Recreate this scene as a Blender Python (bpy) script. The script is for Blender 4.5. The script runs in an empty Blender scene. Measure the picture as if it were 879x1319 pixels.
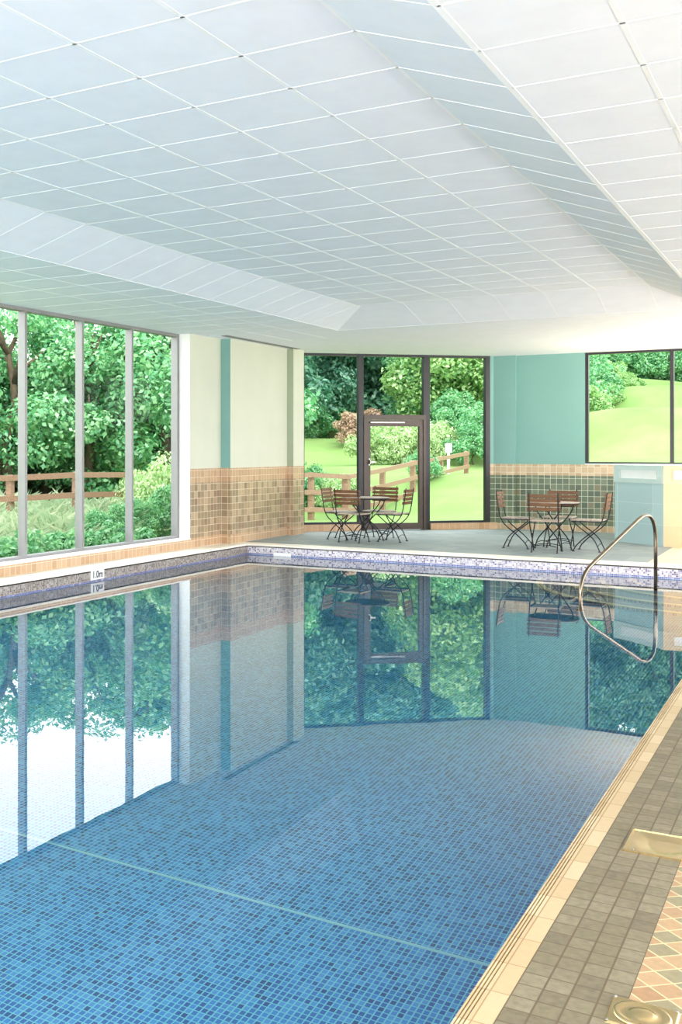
import bpy, math, random
import numpy as np
from mathutils import Vector
random.seed(4)
RNG = np.random.default_rng(11)
SC = bpy.context.scene
COL = SC.collection
PI = math.pi

# ------------------------------------------------------------------ camera
H = 1.53
F, PX, HY = 1432.0, 102.0, 578.0
YAW = math.atan(976 / 1432)
S_, C_ = math.sin(YAW), math.cos(YAW)


def at(px, d, z=0.0):
    """world point at lateral picture column px and view depth d"""
    r = (px - PX) * d / F
    return Vector((r * C_ - d * S_, r * S_ + d * C_, z))


cam = bpy.data.cameras.new('camera')
cam.sensor_fit = 'VERTICAL'
cam.sensor_height = 36.0
cam.sensor_width = 24.0
cam.lens = F * 36.0 / 1319
cam.shift_x = (439.5 - PX) / 1319
cam.shift_y = (HY - 659.5) / 1319
cam.clip_start = .05
cam.clip_end = 500
co = bpy.data.objects.new('camera', cam)
COL.objects.link(co)
co.location = (0, 0, H)
co.rotation_euler = (PI / 2, 0, YAW)
SC.camera = co


# ------------------------------------------------------------------ node helpers
def lin(r, g, b):
    def f(v):
        v /= 255
        return v / 12.92 if v <= .04045 else ((v + .055) / 1.055) ** 2.4
    return (f(r), f(g), f(b), 1)


class NT:
    def __init__(s, name):
        s.m = bpy.data.materials.new(name)
        s.m.use_nodes = True
        s.t = s.m.node_tree
        s.t.nodes.clear()

    def n(s, kind, **kw):
        nd = s.t.nodes.new('ShaderNode' + kind)
        for k, v in kw.items():
            setattr(nd, k, v)
        return nd

    def l(s, a, b):
        s.t.links.new(a, b)

    def val(s, sock, v):
        if hasattr(v, 'is_output') or isinstance(v, bpy.types.NodeSocket):
            s.l(v, sock)
        else:
            sock.default_value = v

    def math(s, op, a, b=None, c=None):
        nd = s.n('Math', operation=op)
        s.val(nd.inputs[0], a)
        if b is not None:
            s.val(nd.inputs[1], b)
        if c is not None:
            s.val(nd.inputs[2], c)
        return nd.outputs[0]

    def mix(s, fac, a, b, blend='MIX'):
        nd = s.n('Mix', data_type='RGBA', blend_type=blend)
        s.val(nd.inputs[0], fac)
        s.val(nd.inputs[6], a)
        s.val(nd.inputs[7], b)
        return nd.outputs[2]

    def ramp(s, fac, stops, interp='LINEAR'):
        nd = s.n('ValToRGB')
        cr = nd.color_ramp
        cr.interpolation = interp
        while len(cr.elements) < len(stops):
            cr.elements.new(.5)
        for e, (p, c) in zip(cr.elements, stops):
            e.position = p
            e.color = c
        s.val(nd.inputs[0], fac)
        return nd.outputs[0]

    def noise(s, scale, vec=None, detail=3, out=0):
        nd = s.n('TexNoise')
        nd.inputs['Scale'].default_value = scale
        nd.inputs['Detail'].default_value = detail
        s.l(vec if vec else s.pos(), nd.inputs['Vector'])
        return nd.outputs[out]

    def pos(s):
        if not hasattr(s, '_pos'):
            s._pos = s.n('NewGeometry').outputs['Position']
        return s._pos

    def bump(s, h, strength=.3, dist=.01):
        nd = s.n('Bump')
        nd.inputs['Strength'].default_value = strength
        nd.inputs['Distance'].default_value = dist
        s.val(nd.inputs['Height'], h)
        return nd.outputs[0]

    def out(s, sh):
        o = s.n('OutputMaterial')
        s.l(sh, o.inputs[0])
        return s.m

    def bsdf(s, color, rough=.5, metal=0.0, normal=None, spec=.5, emit=None, estr=0):
        p = s.n('BsdfPrincipled')
        s.val(p.inputs['Base Color'], color)
        s.val(p.inputs['Roughness'], rough)
        s.val(p.inputs['Metallic'], metal)
        s.val(p.inputs['Specular IOR Level'], spec)
        if normal is not None:
            s.l(normal, p.inputs['Normal'])
        if emit:
            p.inputs['Emission Color'].default_value = emit
            p.inputs['Emission Strength'].default_value = estr
        return p.outputs[0]


def plain(name, col, rough=.6, metal=0, var=.08, nscale=8, spec=.5):
    t = NT(name)
    v = t.noise(nscale)
    dark = tuple(c * (1 - var) for c in col[:3]) + (1,)
    light = tuple(min(1, c * (1 + var)) for c in col[:3]) + (1,)
    return t.out(t.bsdf(t.ramp(v, [(.3, dark), (.7, light)]), rough, metal, spec=spec))


def tiles(name, axes, size, stops, grout, gw, rot=0.0, off=(0, 0), rough=.3, interp='CONSTANT', bump=.4, mottle=.12, bands=None,
          rot_axis='Z', spec=.5):
    """Square tiling in world space. axes: the two world axes; gw: grout width in metres; bands: [(axis, lo, hi, stops)] that take other colours"""
    t = NT(name)
    p = t.pos()
    if rot:
        vr = t.n('VectorRotate', rotation_type=rot_axis + '_AXIS')
        vr.inputs['Angle'].default_value = rot
        t.l(p, vr.inputs['Vector'])
        p = vr.outputs[0]
    sx = t.n('SeparateXYZ')
    t.l(p, sx.inputs[0])
    ia = 'XYZ'.index(axes[0])
    ib = 'XYZ'.index(axes[1])
    a = t.math('DIVIDE', t.math('SUBTRACT', sx.outputs[ia], off[0]), size[0])
    b = t.math('DIVIDE', t.math('SUBTRACT', sx.outputs[ib], off[1]), size[1])
    fa, fb = t.math('FLOOR', a), t.math('FLOOR', b)
    cv = t.n('CombineXYZ')
    t.l(fa, cv.inputs[0])
    t.l(fb, cv.inputs[1])
    cv.inputs[2].default_value = 3.7
    wn = t.n('TexWhiteNoise', noise_dimensions='3D')
    t.l(cv.outputs[0], wn.inputs['Vector'])
    rnd = wn.outputs['Value']
    colr = t.ramp(rnd, stops, interp)
    for (ax, lo, hi, st) in bands or []:
        c2 = t.ramp(rnd, st, interp)
        z = sx.outputs['XYZ'.index(ax)]
        m = t.math('MULTIPLY', t.math('GREATER_THAN', z, lo), t.math('LESS_THAN', z, hi))
        colr = t.mix(m, colr, c2)
    if mottle:
        nv = t.noise(40, detail=4)
        colr = t.mix(t.math('MULTIPLY', nv, mottle * 2), colr, (0, 0, 0, 1))
    ra = t.math('ABSOLUTE', t.math('SUBTRACT', t.math('FRACT', a), .5))
    rb = t.math('ABSOLUTE', t.math('SUBTRACT', t.math('FRACT', b), .5))
    ga = t.math('GREATER_THAN', ra, .5 - gw / size[0] / 2)
    gb = t.math('GREATER_THAN', rb, .5 - gw / size[1] / 2)
    g = t.math('MAXIMUM', ga, gb)
    colr = t.mix(g, colr, grout)
    nrm = t.bump(t.math('SUBTRACT', 1.0, g), bump, .004) if bump else None
    return t.out(t.bsdf(colr, t.math('MULTIPLY_ADD', g, .4, rough) if rough < .55 else rough, 0, nrm, spec=spec))


M = {}
# setting
M['ceil'] = plain('ceiling_tile_white', lin(239, 240, 247), .8, var=.02, nscale=5)
M['bar'] = plain('ceiling_bar_white', lin(247, 247, 249), .5, var=.01)
M['cream'] = plain('cream_paint', lin(208, 209, 190), .6, var=.02, nscale=2)
M['white'] = plain('white_paint', lin(245, 244, 240), .5, var=.01)
M['teal'] = plain('teal_paint', lin(122, 168, 160), .55, var=.03, nscale=1.5)
M['sage'] = plain('sage_paint', lin(160, 172, 146), .6, var=.02)
M['coping'] = plain('cream_coping', lin(246, 238, 222), .45, var=.03)
OR = [(0, lin(202, 166, 130)), (.4, lin(195, 158, 122)), (.7, lin(208, 175, 141))]
BR = [(0, lin(176, 150, 118)), (.3, lin(158, 138, 108)), (.6, lin(190, 166, 134)), (.85, lin(150, 124, 98))]
M['wl'] = tiles('brown_wall_tiles', 'YZ', (.108, .1085), BR, lin(222, 208, 184), .007, bands=[('Z', 1.0, 1.3, OR), ('Z', -.2, .15, OR)])
BG = [(0, lin(200, 174, 138)), (.4, lin(188, 160, 124)), (.7, lin(212, 188, 154))]
GR = [(0, lin(90, 110, 80)), (.25, lin(74, 94, 68)), (.5, lin(106, 122, 90)), (.75, lin(84, 100, 72)), (.9, lin(120, 116, 84))]
M['wg'] = tiles('green_wall_tiles', 'XZ', (.108, .1085), GR, lin(214, 220, 196), .007, bands=[('Z', 1.03, 1.3, BG), ('Z', -.2, .108, BG)])
M['wx'] = tiles('brown_wall_tiles_end', 'XZ', (.108, .1085), BR, lin(222, 208, 184), .007, bands=[('Z', 1.0, 1.3, OR), ('Z', -.2, .15, OR)])
M['plinth'] = tiles('tan_plinth_tiles', 'XY', (.12, .12), OR, lin(220, 190, 150), .006, rot=-PI / 4)
M['deck'] = tiles('grey_green_deck_tiles', 'XY', (.30, .30), [(0, lin(152, 164, 163)), (.4, lin(145, 158, 158)), (.7, lin(159, 169, 166))],
                  lin(140, 151, 150), .006, off=(0, .1), rough=.7, bump=.1)
M['creamfloor'] = tiles('cream_deck_tiles', 'XY', (.30, .30), [(0, lin(240, 224, 196)), (.5, lin(236, 218, 188))], lin(224, 206, 176), .006, rough=.6, bump=.1)
MOS = [(0, lin(226, 222, 228)), (.3, lin(198, 192, 208)), (.46, lin(236, 232, 232)), (.62, lin(170, 160, 182)), (.74, lin(206, 196, 196)),
       (.85, lin(128, 114, 150)), (.94, lin(92, 80, 122))]
MBL = [(0, lin(60, 92, 176)), (.3, lin(84, 118, 196)), (.55, lin(48, 70, 160)), (.8, lin(110, 138, 208)), (.93, lin(190, 196, 222))]
MOS_SHADED = [(0, lin(176, 166, 158)), (.25, lin(140, 126, 114)), (.5, lin(196, 188, 182)), (.7, lin(118, 104, 96)), (.86, lin(160, 148, 150)), (.95, lin(90, 78, 82))]
MOS_SHADED = [(p, tuple(x * .8 for x in c[:3]) + (1,)) for p, c in MOS_SHADED]  # end-wall mosaic again, its backlit shade put into the colours
DEEP = [(0, lin(50, 130, 204)), (.2, lin(68, 150, 218)), (.4, lin(42, 116, 192)), (.6, lin(88, 168, 224)), (.76, lin(34, 98, 176)), (.92, lin(26, 78, 150))]
AQ = lin(136, 222, 226)
M['riser_x'] = tiles('lavender_mosaic_end', 'XZ', (.024, .024), MOS, lin(226, 224, 226), .003, bands=[('Z', -.19, -.15, MBL)])
M['riser_y'] = tiles('grey_brown_mosaic_side', 'YZ', (.024, .024), MOS_SHADED, lin(170, 160, 152), .003, bands=[('Z', -.20, -.155, MBL)])
M['pool_x'] = tiles('blue_mosaic_end', 'XZ', (.0255, .03), DEEP, AQ, .004)
M['pool_y'] = tiles('blue_mosaic_side', 'YZ', (.034, .03), DEEP, AQ, .004)
M['pool_f'] = tiles('blue_mosaic_floor', 'XY', (.0255, .034), DEEP, AQ, .0056, mottle=.03)
M['joint'] = plain('pale_aqua_joint', lin(168, 226, 226), .5, var=.03)
M['nosing'] = plain('cream_step_nosing', lin(255, 238, 200), .5, var=.05)
STP = [(0, lin(120, 130, 178)), (.3, lin(150, 156, 192)), (.6, lin(96, 108, 168)), (.85, lin(196, 192, 206))]
M['step'] = tiles('lavender_blue_step_mosaic', 'XY', (.0255, .0255), STP, lin(206, 208, 220), .004)
M['near_cream'] = tiles('cream_coping_tiles', 'XY', (.30, .2), [(0, lin(190, 168, 130)), (.3, lin(184, 161, 122)), (.6, lin(197, 177, 140))], lin(146, 122, 86), .004,
                        off=(-.808, .05), rough=.5, bump=.5, mottle=.08)
M['groove'] = plain('brown_groove', lin(130, 98, 62), .7)
GY = [(0, lin(135, 126, 99)), (.3, lin(128, 119, 92)), (.6, lin(142, 133, 106)), (.85, lin(122, 113, 88))]
M['near_grey'] = tiles('grey_paver_tiles', 'XY', (.0695, .083), GY, lin(88, 76, 54), .0055, off=(-.477, .02), rough=.75, bump=1.0, mottle=.3)
TN = [(0, lin(172, 140, 104)), (.35, lin(164, 130, 94)), (.55, lin(144, 136, 104)), (.75, lin(180, 150, 112))]
M['near_tan'] = tiles('tan_diamond_tiles', 'XY', (.078, .078), TN, lin(206, 182, 140), .005, rot=PI / 4, rough=.7, bump=1.0, mottle=.2)
# things
M['frame'] = plain('grey_window_metal', lin(142, 140, 140), .4, .35, var=.03)
M['dark'] = plain('dark_window_metal', lin(38, 38, 40), .4, .3, var=.05)
M['brownframe'] = plain('brown_door_metal', lin(70, 58, 50), .4, .2, var=.05)
M['iron'] = plain('black_iron', lin(40, 42, 46), .45, .6, var=.1)
M['steel'] = plain('brushed_steel', lin(126, 114, 98), .18, 1.0, var=.05, nscale=30)
M['brass'] = plain('brass_coloured_metal', lin(214, 190, 140), .24, 1.0, var=.06, nscale=12)
M['chrome'] = plain('satin_metal', lin(150, 148, 144), .35, .9)
M['plastic'] = plain('white_plastic', lin(240, 240, 238), .35, var=.01)
M['ink'] = plain('dark_ink', lin(50, 46, 50), .6, var=.02)
M['ventdark'] = plain('dark_slot', lin(120, 120, 118), .7)
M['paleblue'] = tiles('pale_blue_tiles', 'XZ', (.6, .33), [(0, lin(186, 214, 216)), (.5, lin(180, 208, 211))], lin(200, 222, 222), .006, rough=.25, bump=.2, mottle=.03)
M['palecream'] = tiles('pale_cream_tiles', 'XZ', (.6, .33), [(0, lin(220, 194, 150)), (.5, lin(215, 188, 143))], lin(228, 206, 166), .006, rough=.3, bump=.2, mottle=.03)  # warm light on the spa's front faces put into the tile colour
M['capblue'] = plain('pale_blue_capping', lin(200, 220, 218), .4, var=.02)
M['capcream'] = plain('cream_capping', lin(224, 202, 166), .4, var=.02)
M['frost'] = plain('frosted_white_glass', lin(244, 247, 248), .25, var=.01)


def wood(name, a, b):
    t = NT(name)
    tc = t.n('TexCoord').outputs['Object']
    mp = t.n('Mapping')
    mp.inputs['Scale'].default_value = (6, 60, 60)
    t.l(tc, mp.inputs[0])
    v = t.noise(1.0, mp.outputs[0], 4)
    return t.out(t.bsdf(t.ramp(v, [(.3, a), (.7, b)]), .5))


M['wood'] = wood('oiled_teak', lin(84, 54, 30), lin(126, 86, 50))
M['woodtop'] = wood('weathered_teak', lin(150, 134, 120), lin(190, 176, 160))
M['fence'] = wood('weathered_fence_timber', lin(120, 92, 72), lin(158, 126, 102))
M['bark'] = plain('bark', lin(92, 78, 62), .9, var=.3)


def foliage(name, stops, trans=.45):
    t = NT(name)
    isl = t.n('NewGeometry').outputs['Random Per Island']
    nz = t.noise(1.1, detail=2)
    f = t.math('ADD', t.math('MULTIPLY', isl, .6), t.math('MULTIPLY', nz, .45))
    c = t.ramp(f, stops)
    d = t.n('BsdfDiffuse')
    t.l(c, d.inputs[0])
    tr = t.n('BsdfTranslucent')
    t.l(t.mix(.5, c, lin(222, 236, 180), 'MULTIPLY'), tr.inputs[0])
    gl = t.n('BsdfGlossy')
    gl.inputs['Roughness'].default_value = .45
    m = t.n('MixShader')
    m.inputs[0].default_value = trans
    t.l(d.outputs[0], m.inputs[1])
    t.l(tr.outputs[0], m.inputs[2])
    m2 = t.n('MixShader')
    m2.inputs[0].default_value = .06
    t.l(m.outputs[0], m2.inputs[1])
    t.l(gl.outputs[0], m2.inputs[2])
    return t.out(m2.outputs[0])


M['leaf_mid'] = foliage('green_leaves', [(.1, lin(52, 124, 84)), (.4, lin(92, 166, 110)), (.65, lin(140, 200, 138)), (.95, lin(190, 226, 176))])
M['leaf_dark'] = foliage('dark_green_leaves', [(.1, lin(46, 108, 90)), (.45, lin(86, 150, 122)), (.95, lin(156, 202, 168))])
M['leaf_lime'] = foliage('yellow_green_leaves', [(.1, lin(88, 144, 82)), (.5, lin(148, 194, 116)), (.95, lin(206, 228, 166))])
M['leaf_red'] = foliage('russet_leaves', [(.1, lin(150, 116, 100)), (.5, lin(200, 168, 144)), (.95, lin(226, 206, 176))])
M['leaf_pale'] = foliage('pale_green_leaves', [(.1, lin(112, 164, 92)), (.45, lin(176, 206, 140)), (.8, lin(220, 232, 190)), (.95, lin(244, 244, 222))])
M['grassy'] = foliage('long_grass_blades', [(.1, lin(110, 146, 108)), (.5, lin(160, 180, 142)), (.95, lin(204, 206, 180))])


def lawn_mat():
    t = NT('mown_lawn')
    a = t.noise(.35, detail=5)
    b = t.noise(2.5, detail=2)
    c = t.ramp(a, [(.3, lin(108, 136, 74)), (.55, lin(128, 154, 90)), (.75, lin(140, 160, 102))])
    c = t.mix(t.math('MULTIPLY', b, .4), c, lin(88, 120, 64))
    return t.out(t.bsdf(c, .9, 0, spec=.1))


M['lawn'] = lawn_mat()


def glass_mat():
    t = NT('window_glass')
    fr = t.n('Fresnel')
    fr.inputs['IOR'].default_value = 1.22
    tr = t.n('BsdfTransparent')
    tr.inputs[0].default_value = (.96, .985, .975, 1)
    gl = t.n('BsdfGlossy')
    gl.inputs['Roughness'].default_value = 0.0
    m = t.n('MixShader')
    t.l(t.math('MAXIMUM', t.math('SUBTRACT', fr.outputs[0], .02), 0.0), m.inputs[0])
    t.l(tr.outputs[0], m.inputs[1])
    t.l(gl.outputs[0], m.inputs[2])
    return t.out(m.outputs[0])


M['glass'] = glass_mat()


def water_mat():
    t = NT('pool_water')
    nrm = t.bump(t.noise(2.2, detail=2), .03, .01)
    fr = t.n('Fresnel')
    fr.inputs['IOR'].default_value = 1.333
    rf = t.n('BsdfRefraction')
    rf.inputs['IOR'].default_value = 1.333
    rf.inputs['Roughness'].default_value = 0
    rf.inputs['Color'].default_value = (.93, .99, 1, 1)
    gl = t.n('BsdfGlossy')
    gl.inputs['Roughness'].default_value = 0
    g = t.n('MixShader')
    for sh in (fr, rf, gl):
        t.l(nrm, sh.inputs['Normal'])
    t.l(t.math('MINIMUM', t.math('MULTIPLY', fr.outputs[0], 1.38), 1.0), g.inputs[0])
    t.l(rf.outputs[0], g.inputs[1])
    t.l(gl.outputs[0], g.inputs[2])
    return t.out(g.outputs[0])


M['water'] = water_mat()


# ------------------------------------------------------------------ mesh helpers
class MB:
    def __init__(s):
        s.v, s.f, s.mi, s.sm = [], [], [], []

    def add(s, verts, faces, mi=0, smooth=False):
        o = len(s.v)
        s.v += [tuple(p) for p in verts]
        s.f += [tuple(i + o for i in f) for f in faces]
        s.mi += [mi] * len(faces)
        s.sm += [smooth] * len(faces)

    def quad(s, a, b, c, d, mi=0):
        s.add([a, b, c, d], [(0, 1, 2, 3)], mi)

    def box(s, lo, hi, mi=0, b=0.0):
        x0, y0, z0 = lo
        x1, y1, z1 = hi
        if b <= 0:
            s.add([(x0, y0, z0), (x1, y0, z0), (x1, y1, z0), (x0, y1, z0), (x0, y0, z1), (x1, y0, z1), (x1, y1, z1), (x0, y1, z1)],
                  [(0, 3, 2, 1), (4, 5, 6, 7), (0, 1, 5, 4), (1, 2, 6, 5), (2, 3, 7, 6), (3, 0, 4, 7)], mi)
        else:
            s.prism([(x0 + b, y0), (x1 - b, y0), (x1, y0 + b), (x1, y1 - b), (x1 - b, y1), (x0 + b, y1), (x0, y1 - b), (x0, y0 + b)], z0, z1, mi, bev=b)

    def obox(s, c, ux, uy, uz, mi=0):
        """box with centre c and half-axis vectors"""
        c, ux, uy, uz = map(Vector, (c, ux, uy, uz))
        vs = [c + ux * i + uy * j + uz * k for k in (-1, 1) for (i, j) in ((-1, -1), (1, -1), (1, 1), (-1, 1))]
        s.add(vs, [(0, 3, 2, 1), (4, 5, 6, 7), (0, 1, 5, 4), (1, 2, 6, 5), (2, 3, 7, 6), (3, 0, 4, 7)], mi)

    def prism(s, poly, z0, z1, mi=0, bev=0.0, mi_top=None):
        n = len(poly)
        rings = [[(x, y, z0) for x, y in poly]]
        if bev > 0:
            cx = sum(p[0] for p in poly) / n
            cy = sum(p[1] for p in poly) / n
            rings.append([(x, y, z1 - bev) for x, y in poly])
            rings.append([(x - math.copysign(min(bev, abs(x - cx)), x - cx), y - math.copysign(min(bev, abs(y - cy)), y - cy), z1) for x, y in poly])
        else:
            rings.append([(x, y, z1) for x, y in poly])
        vs = [p for r in rings for p in r]
        fs = []
        for k in range(len(rings) - 1):
            for i in range(n):
                j = (i + 1) % n
                fs.append((k * n + i, k * n + j, (k + 1) * n + j, (k + 1) * n + i))
        s.add(vs, fs, mi)
        s.add(rings[0], [tuple(reversed(range(n)))], mi)
        s.add(rings[-1], [tuple(range(n))], mi if mi_top is None else mi_top)

    def tube(s, pts, r, mi=0, n=10, flat=None, caps=True):
        """tube along pts; r is a number or one radius a point; flat=(side scale)"""
        pts = [Vector(p) for p in pts]
        rr = r if isinstance(r, (list, tuple)) else [r] * len(pts)
        vs, fs = [], []
        up = None
        for i, p in enumerate(pts):
            t = (pts[min(i + 1, len(pts) - 1)] - pts[max(i - 1, 0)]).normalized()
            if up is None:
                up = Vector((0, 0, 1)) if abs(t.z) < .9 else Vector((1, 0, 0))
            a = t.cross(up)
            a.normalize()
            b = a.cross(t)
            b.normalize()
            up = b
            for k in range(n):
                an = 2 * PI * k / n
                vs.append(p + a * math.cos(an) * rr[i] + b * math.sin(an) * rr[i])
        for i in range(len(pts) - 1):
            for k in range(n):
                fs.append((i * n + k, i * n + (k + 1) % n, (i + 1) * n + (k + 1) % n, (i + 1) * n + k))
        if caps:
            fs.append(tuple(reversed(range(n))))
            fs.append(tuple(range((len(pts) - 1) * n, len(pts) * n)))
        s.add(vs, fs, mi, True)

    def lathe(s, prof, c=(0, 0, 0), n=40, mi=0):
        vs, fs = [], []
        for (r, z) in prof:
            for k in range(n):
                an = 2 * PI * k / n
                vs.append((c[0] + r * math.cos(an), c[1] + r * math.sin(an), c[2] + z))
        for i in range(len(prof) - 1):
            for k in range(n):
                fs.append((i * n + k, i * n + (k + 1) % n, (i + 1) * n + (k + 1) % n, (i + 1) * n + k))
        s.add(vs, fs, mi, True)
        s.add([(c[0] + prof[-1][0] * math.cos(2 * PI * k / n), c[1] + prof[-1][0] * math.sin(2 * PI * k / n), c[2] + prof[-1][1]) for k in range(n)],
              [tuple(range(n))], mi)

    def build(s, name, mats, parent=None):
        me = bpy.data.meshes.new(name)
        me.from_pydata(s.v, [], s.f)
        if not isinstance(mats, (list, tuple)):
            mats = [mats]
        for m in mats:
            me.materials.append(m)
        me.polygons.foreach_set('material_index', s.mi)
        me.polygons.foreach_set('use_smooth', s.sm)
        me.update()
        o = bpy.data.objects.new(name, me)
        COL.objects.link(o)
        if parent:
            o.parent = parent
        return o


def spline(pts, n=8):
    """Catmull-Rom through pts"""
    P = [Vector(p) for p in pts]
    P = [P[0] * 2 - P[1]] + P + [P[-1] * 2 - P[-2]]
    out = []
    for i in range(1, len(P) - 2):
        for k in range(n):
            t = k / n
            a, b, c, d = P[i - 1:i + 3]
            out.append(.5 * ((2 * b) + (c - a) * t + (2 * a - 5 * b + 4 * c - d) * t * t + (3 * b - a - 3 * c + d) * t ** 3))
    out.append(P[-2])
    return out


def fillet(pts, r, n=8):
    """polyline with rounded corners"""
    P = [Vector(p) for p in pts]
    out = [P[0]]
    for i in range(1, len(P) - 1):
        a = (P[i - 1] - P[i]).normalized()
        b = (P[i + 1] - P[i]).normalized()
        rr = r[i - 1] if isinstance(r, (list, tuple)) else r
        p0, p1 = P[i] + a * rr, P[i] + b * rr
        for k in range(n + 1):
            t = k / n
            out.append(p0 * (1 - t) ** 2 + P[i] * 2 * t * (1 - t) + p1 * t * t)
    out.append(P[-1])
    return out


def empty(name, loc=(0, 0, 0), rz=0.0):
    o = bpy.data.objects.new(name, None)
    COL.objects.link(o)
    o.location = loc
    o.rotation_euler = (0, 0, rz)
    o.empty_display_size = .1
    return o


def tag(o, label=None, cat=None, group=None, kind=None):
    if label:
        o['label'] = label
    if cat:
        o['category'] = cat
    if group:
        o['group'] = group
    if kind:
        o['kind'] = kind
    return o


def struct(o, label=None, cat=None):
    return tag(o, label, cat, kind='structure')


def copy_tree(o, parent=None):
    c = o.copy()
    COL.objects.link(c)
    if parent:
        c.parent = parent
        c.matrix_parent_inverse = o.matrix_parent_inverse.copy()
    for ch in list(o.children):
        copy_tree(ch, c)
    return c


# ------------------------------------------------------------------ the pool
XL, XR, YF, YN = -7.85, -.85, 16.35, -2.0
ZW, ZB = -.17, -1.17
CEIL = 3.3
TRAY = 3.51
XWIN = -8.40          # plane of the long window wall
XWALL = -8.22         # wall face

mb = MB()
mb.quad((XL, YN, ZB), (XR, YN, ZB), (XR, YF, ZB), (XL, YF, ZB), 0)
mb.quad((XL, YF, ZB), (XR, YF, ZB), (XR, YF, ZW - .02), (XL, YF, ZW - .02), 1)
mb.quad((XR, YN, ZB), (XL, YN, ZB), (XL, YN, 0), (XR, YN, 0), 1)
mb.quad((XL, YN, ZB), (XL, YF, ZB), (XL, YF, ZW - .02), (XL, YN, ZW - .02), 2)
mb.quad((XR, YF, ZB), (XR, YN, ZB), (XR, YN, -.02), (XR, YF, -.02), 2)
mb.quad((XL, YF, ZW - .02), (XR, YF, ZW - .02), (XR, YF, -.03), (XL, YF, -.03), 3)
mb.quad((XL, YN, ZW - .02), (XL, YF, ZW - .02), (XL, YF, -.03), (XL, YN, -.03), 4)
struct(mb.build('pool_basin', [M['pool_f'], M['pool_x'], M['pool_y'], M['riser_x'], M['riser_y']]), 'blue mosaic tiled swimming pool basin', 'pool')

mb = MB()
mb.box((XL + .002, 4.69, ZB), (XR - .002, 4.712, ZB + .003))
struct(mb.build('trim_1', M['joint']), 'pale joint line across the pool floor', 'joint line')

# quarter-round entry steps in the far corner
mb = MB()
Cc = (XR, YF)
NA = 32
rad = [(1.43, .12), (1.80, .33), (2.18, .55), (2.55, .78)]
prev = 0.0
for i, (r, dep) in enumerate(rad):
    z = ZW - dep
    ring = lambda R, zz: [(Cc[0] - R * math.cos(PI / 2 * k / NA), Cc[1] - R * math.sin(PI / 2 * k / NA), zz) for k in range(NA + 1)]
    a, b, c, d_ = ring(prev, z), ring(r - .09, z), ring(r, z), ring(r, ZB)
    n1 = NA + 1
    mb.add(a + b, [(k, k + 1, n1 + k + 1, n1 + k) for k in range(NA)], 0)
    mb.add(b + c, [(k, k + 1, n1 + k + 1, n1 + k) for k in range(NA)], 1)
    znext = ZW - rad[i + 1][1] if i < 3 else ZB
    e = ring(r, z - .03)
    mb.add(c + e, [(k, k + 1, n1 + k + 1, n1 + k) for k in range(NA)], 1)
    f_ = ring(r, znext)
    mb.add(e + f_, [(k, k + 1, n1 + k + 1, n1 + k) for k in range(NA)], 0)
    prev = r
struct(mb.build('pool_steps', [M['step'], M['nosing']]), 'curved mosaic pool steps with cream nosings', 'steps')

mb = MB()
mb.quad((XL, YN, ZW), (XR, YN, ZW), (XR, YF, ZW), (XL, YF, ZW))
tag(mb.build('pool_water', M['water']), 'still clear blue water filling the swimming pool', 'water', kind='stuff')

# ------------------------------------------------------------------ floors
XE, YB = 4.2, -3.0      # east and rear limits of the room
mb = MB()
# far deck: follows the diagonal glass wall
mb.prism([(XL - .37, YF + .3), (-2.1, YF + .3), (-2.1, 19.47), (-2.1, 22.6), (-5.3, 22.6), (-8.4, 19.5)], -.2, 0, 0)
struct(mb.build('floor', M['deck']), 'grey-green tiled pool deck at the far end', 'floor')
mb = MB()
mb.box((-2.1, YF + .3, -.2), (XE, 22.6, 0))
struct(mb.build('floor_end', M['creamfloor']), 'cream tiled floor beside the pale low wall', 'floor')
mb = MB()
mb.box((XL - .37, YF, -.045), (XE, YF + .3, 0.0), 0, .006)
mb.box((XL - .37, YN, -.045), (XL, YF, 0.0), 0, .006)
mb.box((XL - .37, YF + .02, -.3), (XE, YF + .3, -.045))
mb.box((XL - .37, YN, -.3), (XL - .02, YF, -.045))
struct(mb.build('trim_2', M['coping']), 'cream coping edge of the pool', 'coping')
# right-hand deck
mb = MB()
gx = XR
z0 = 0.0
xs = [XR, XR + .006, XR + .010, XR + .016, XR + .020, XR + .026, XR + .030]
for i in range(3):
    mb.box((XR + .010 * i, YN, -.05), (XR + .010 * i + .0062, YF, 0), 0)
    mb.box((XR + .010 * i + .0062, YN, -.05), (XR + .010 * i + .010, YF, -.006), 1)
mb.box((XR + .030, YN, -.05), (-.756, YF, 0), 0)
struct(mb.build('trim_3', [M['near_cream'], M['groove']]), 'cream grooved coping tiles along the near pool edge', 'coping')
mb = MB()
mb.box((-.756, YN, -.2), (-.477, YF, 0), 0)
mb.box((-.477, YN, -.2), (XE, YF, 0), 1)
mb.box((XL - .37, YB, -.2), (XE, YN, 0), 1)
struct(mb.build('floor_side', [M['near_grey'], M['near_tan']]), 'grey and tan tiled deck beside the pool', 'floor')

# ------------------------------------------------------------------ walls
mb = MB()
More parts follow.
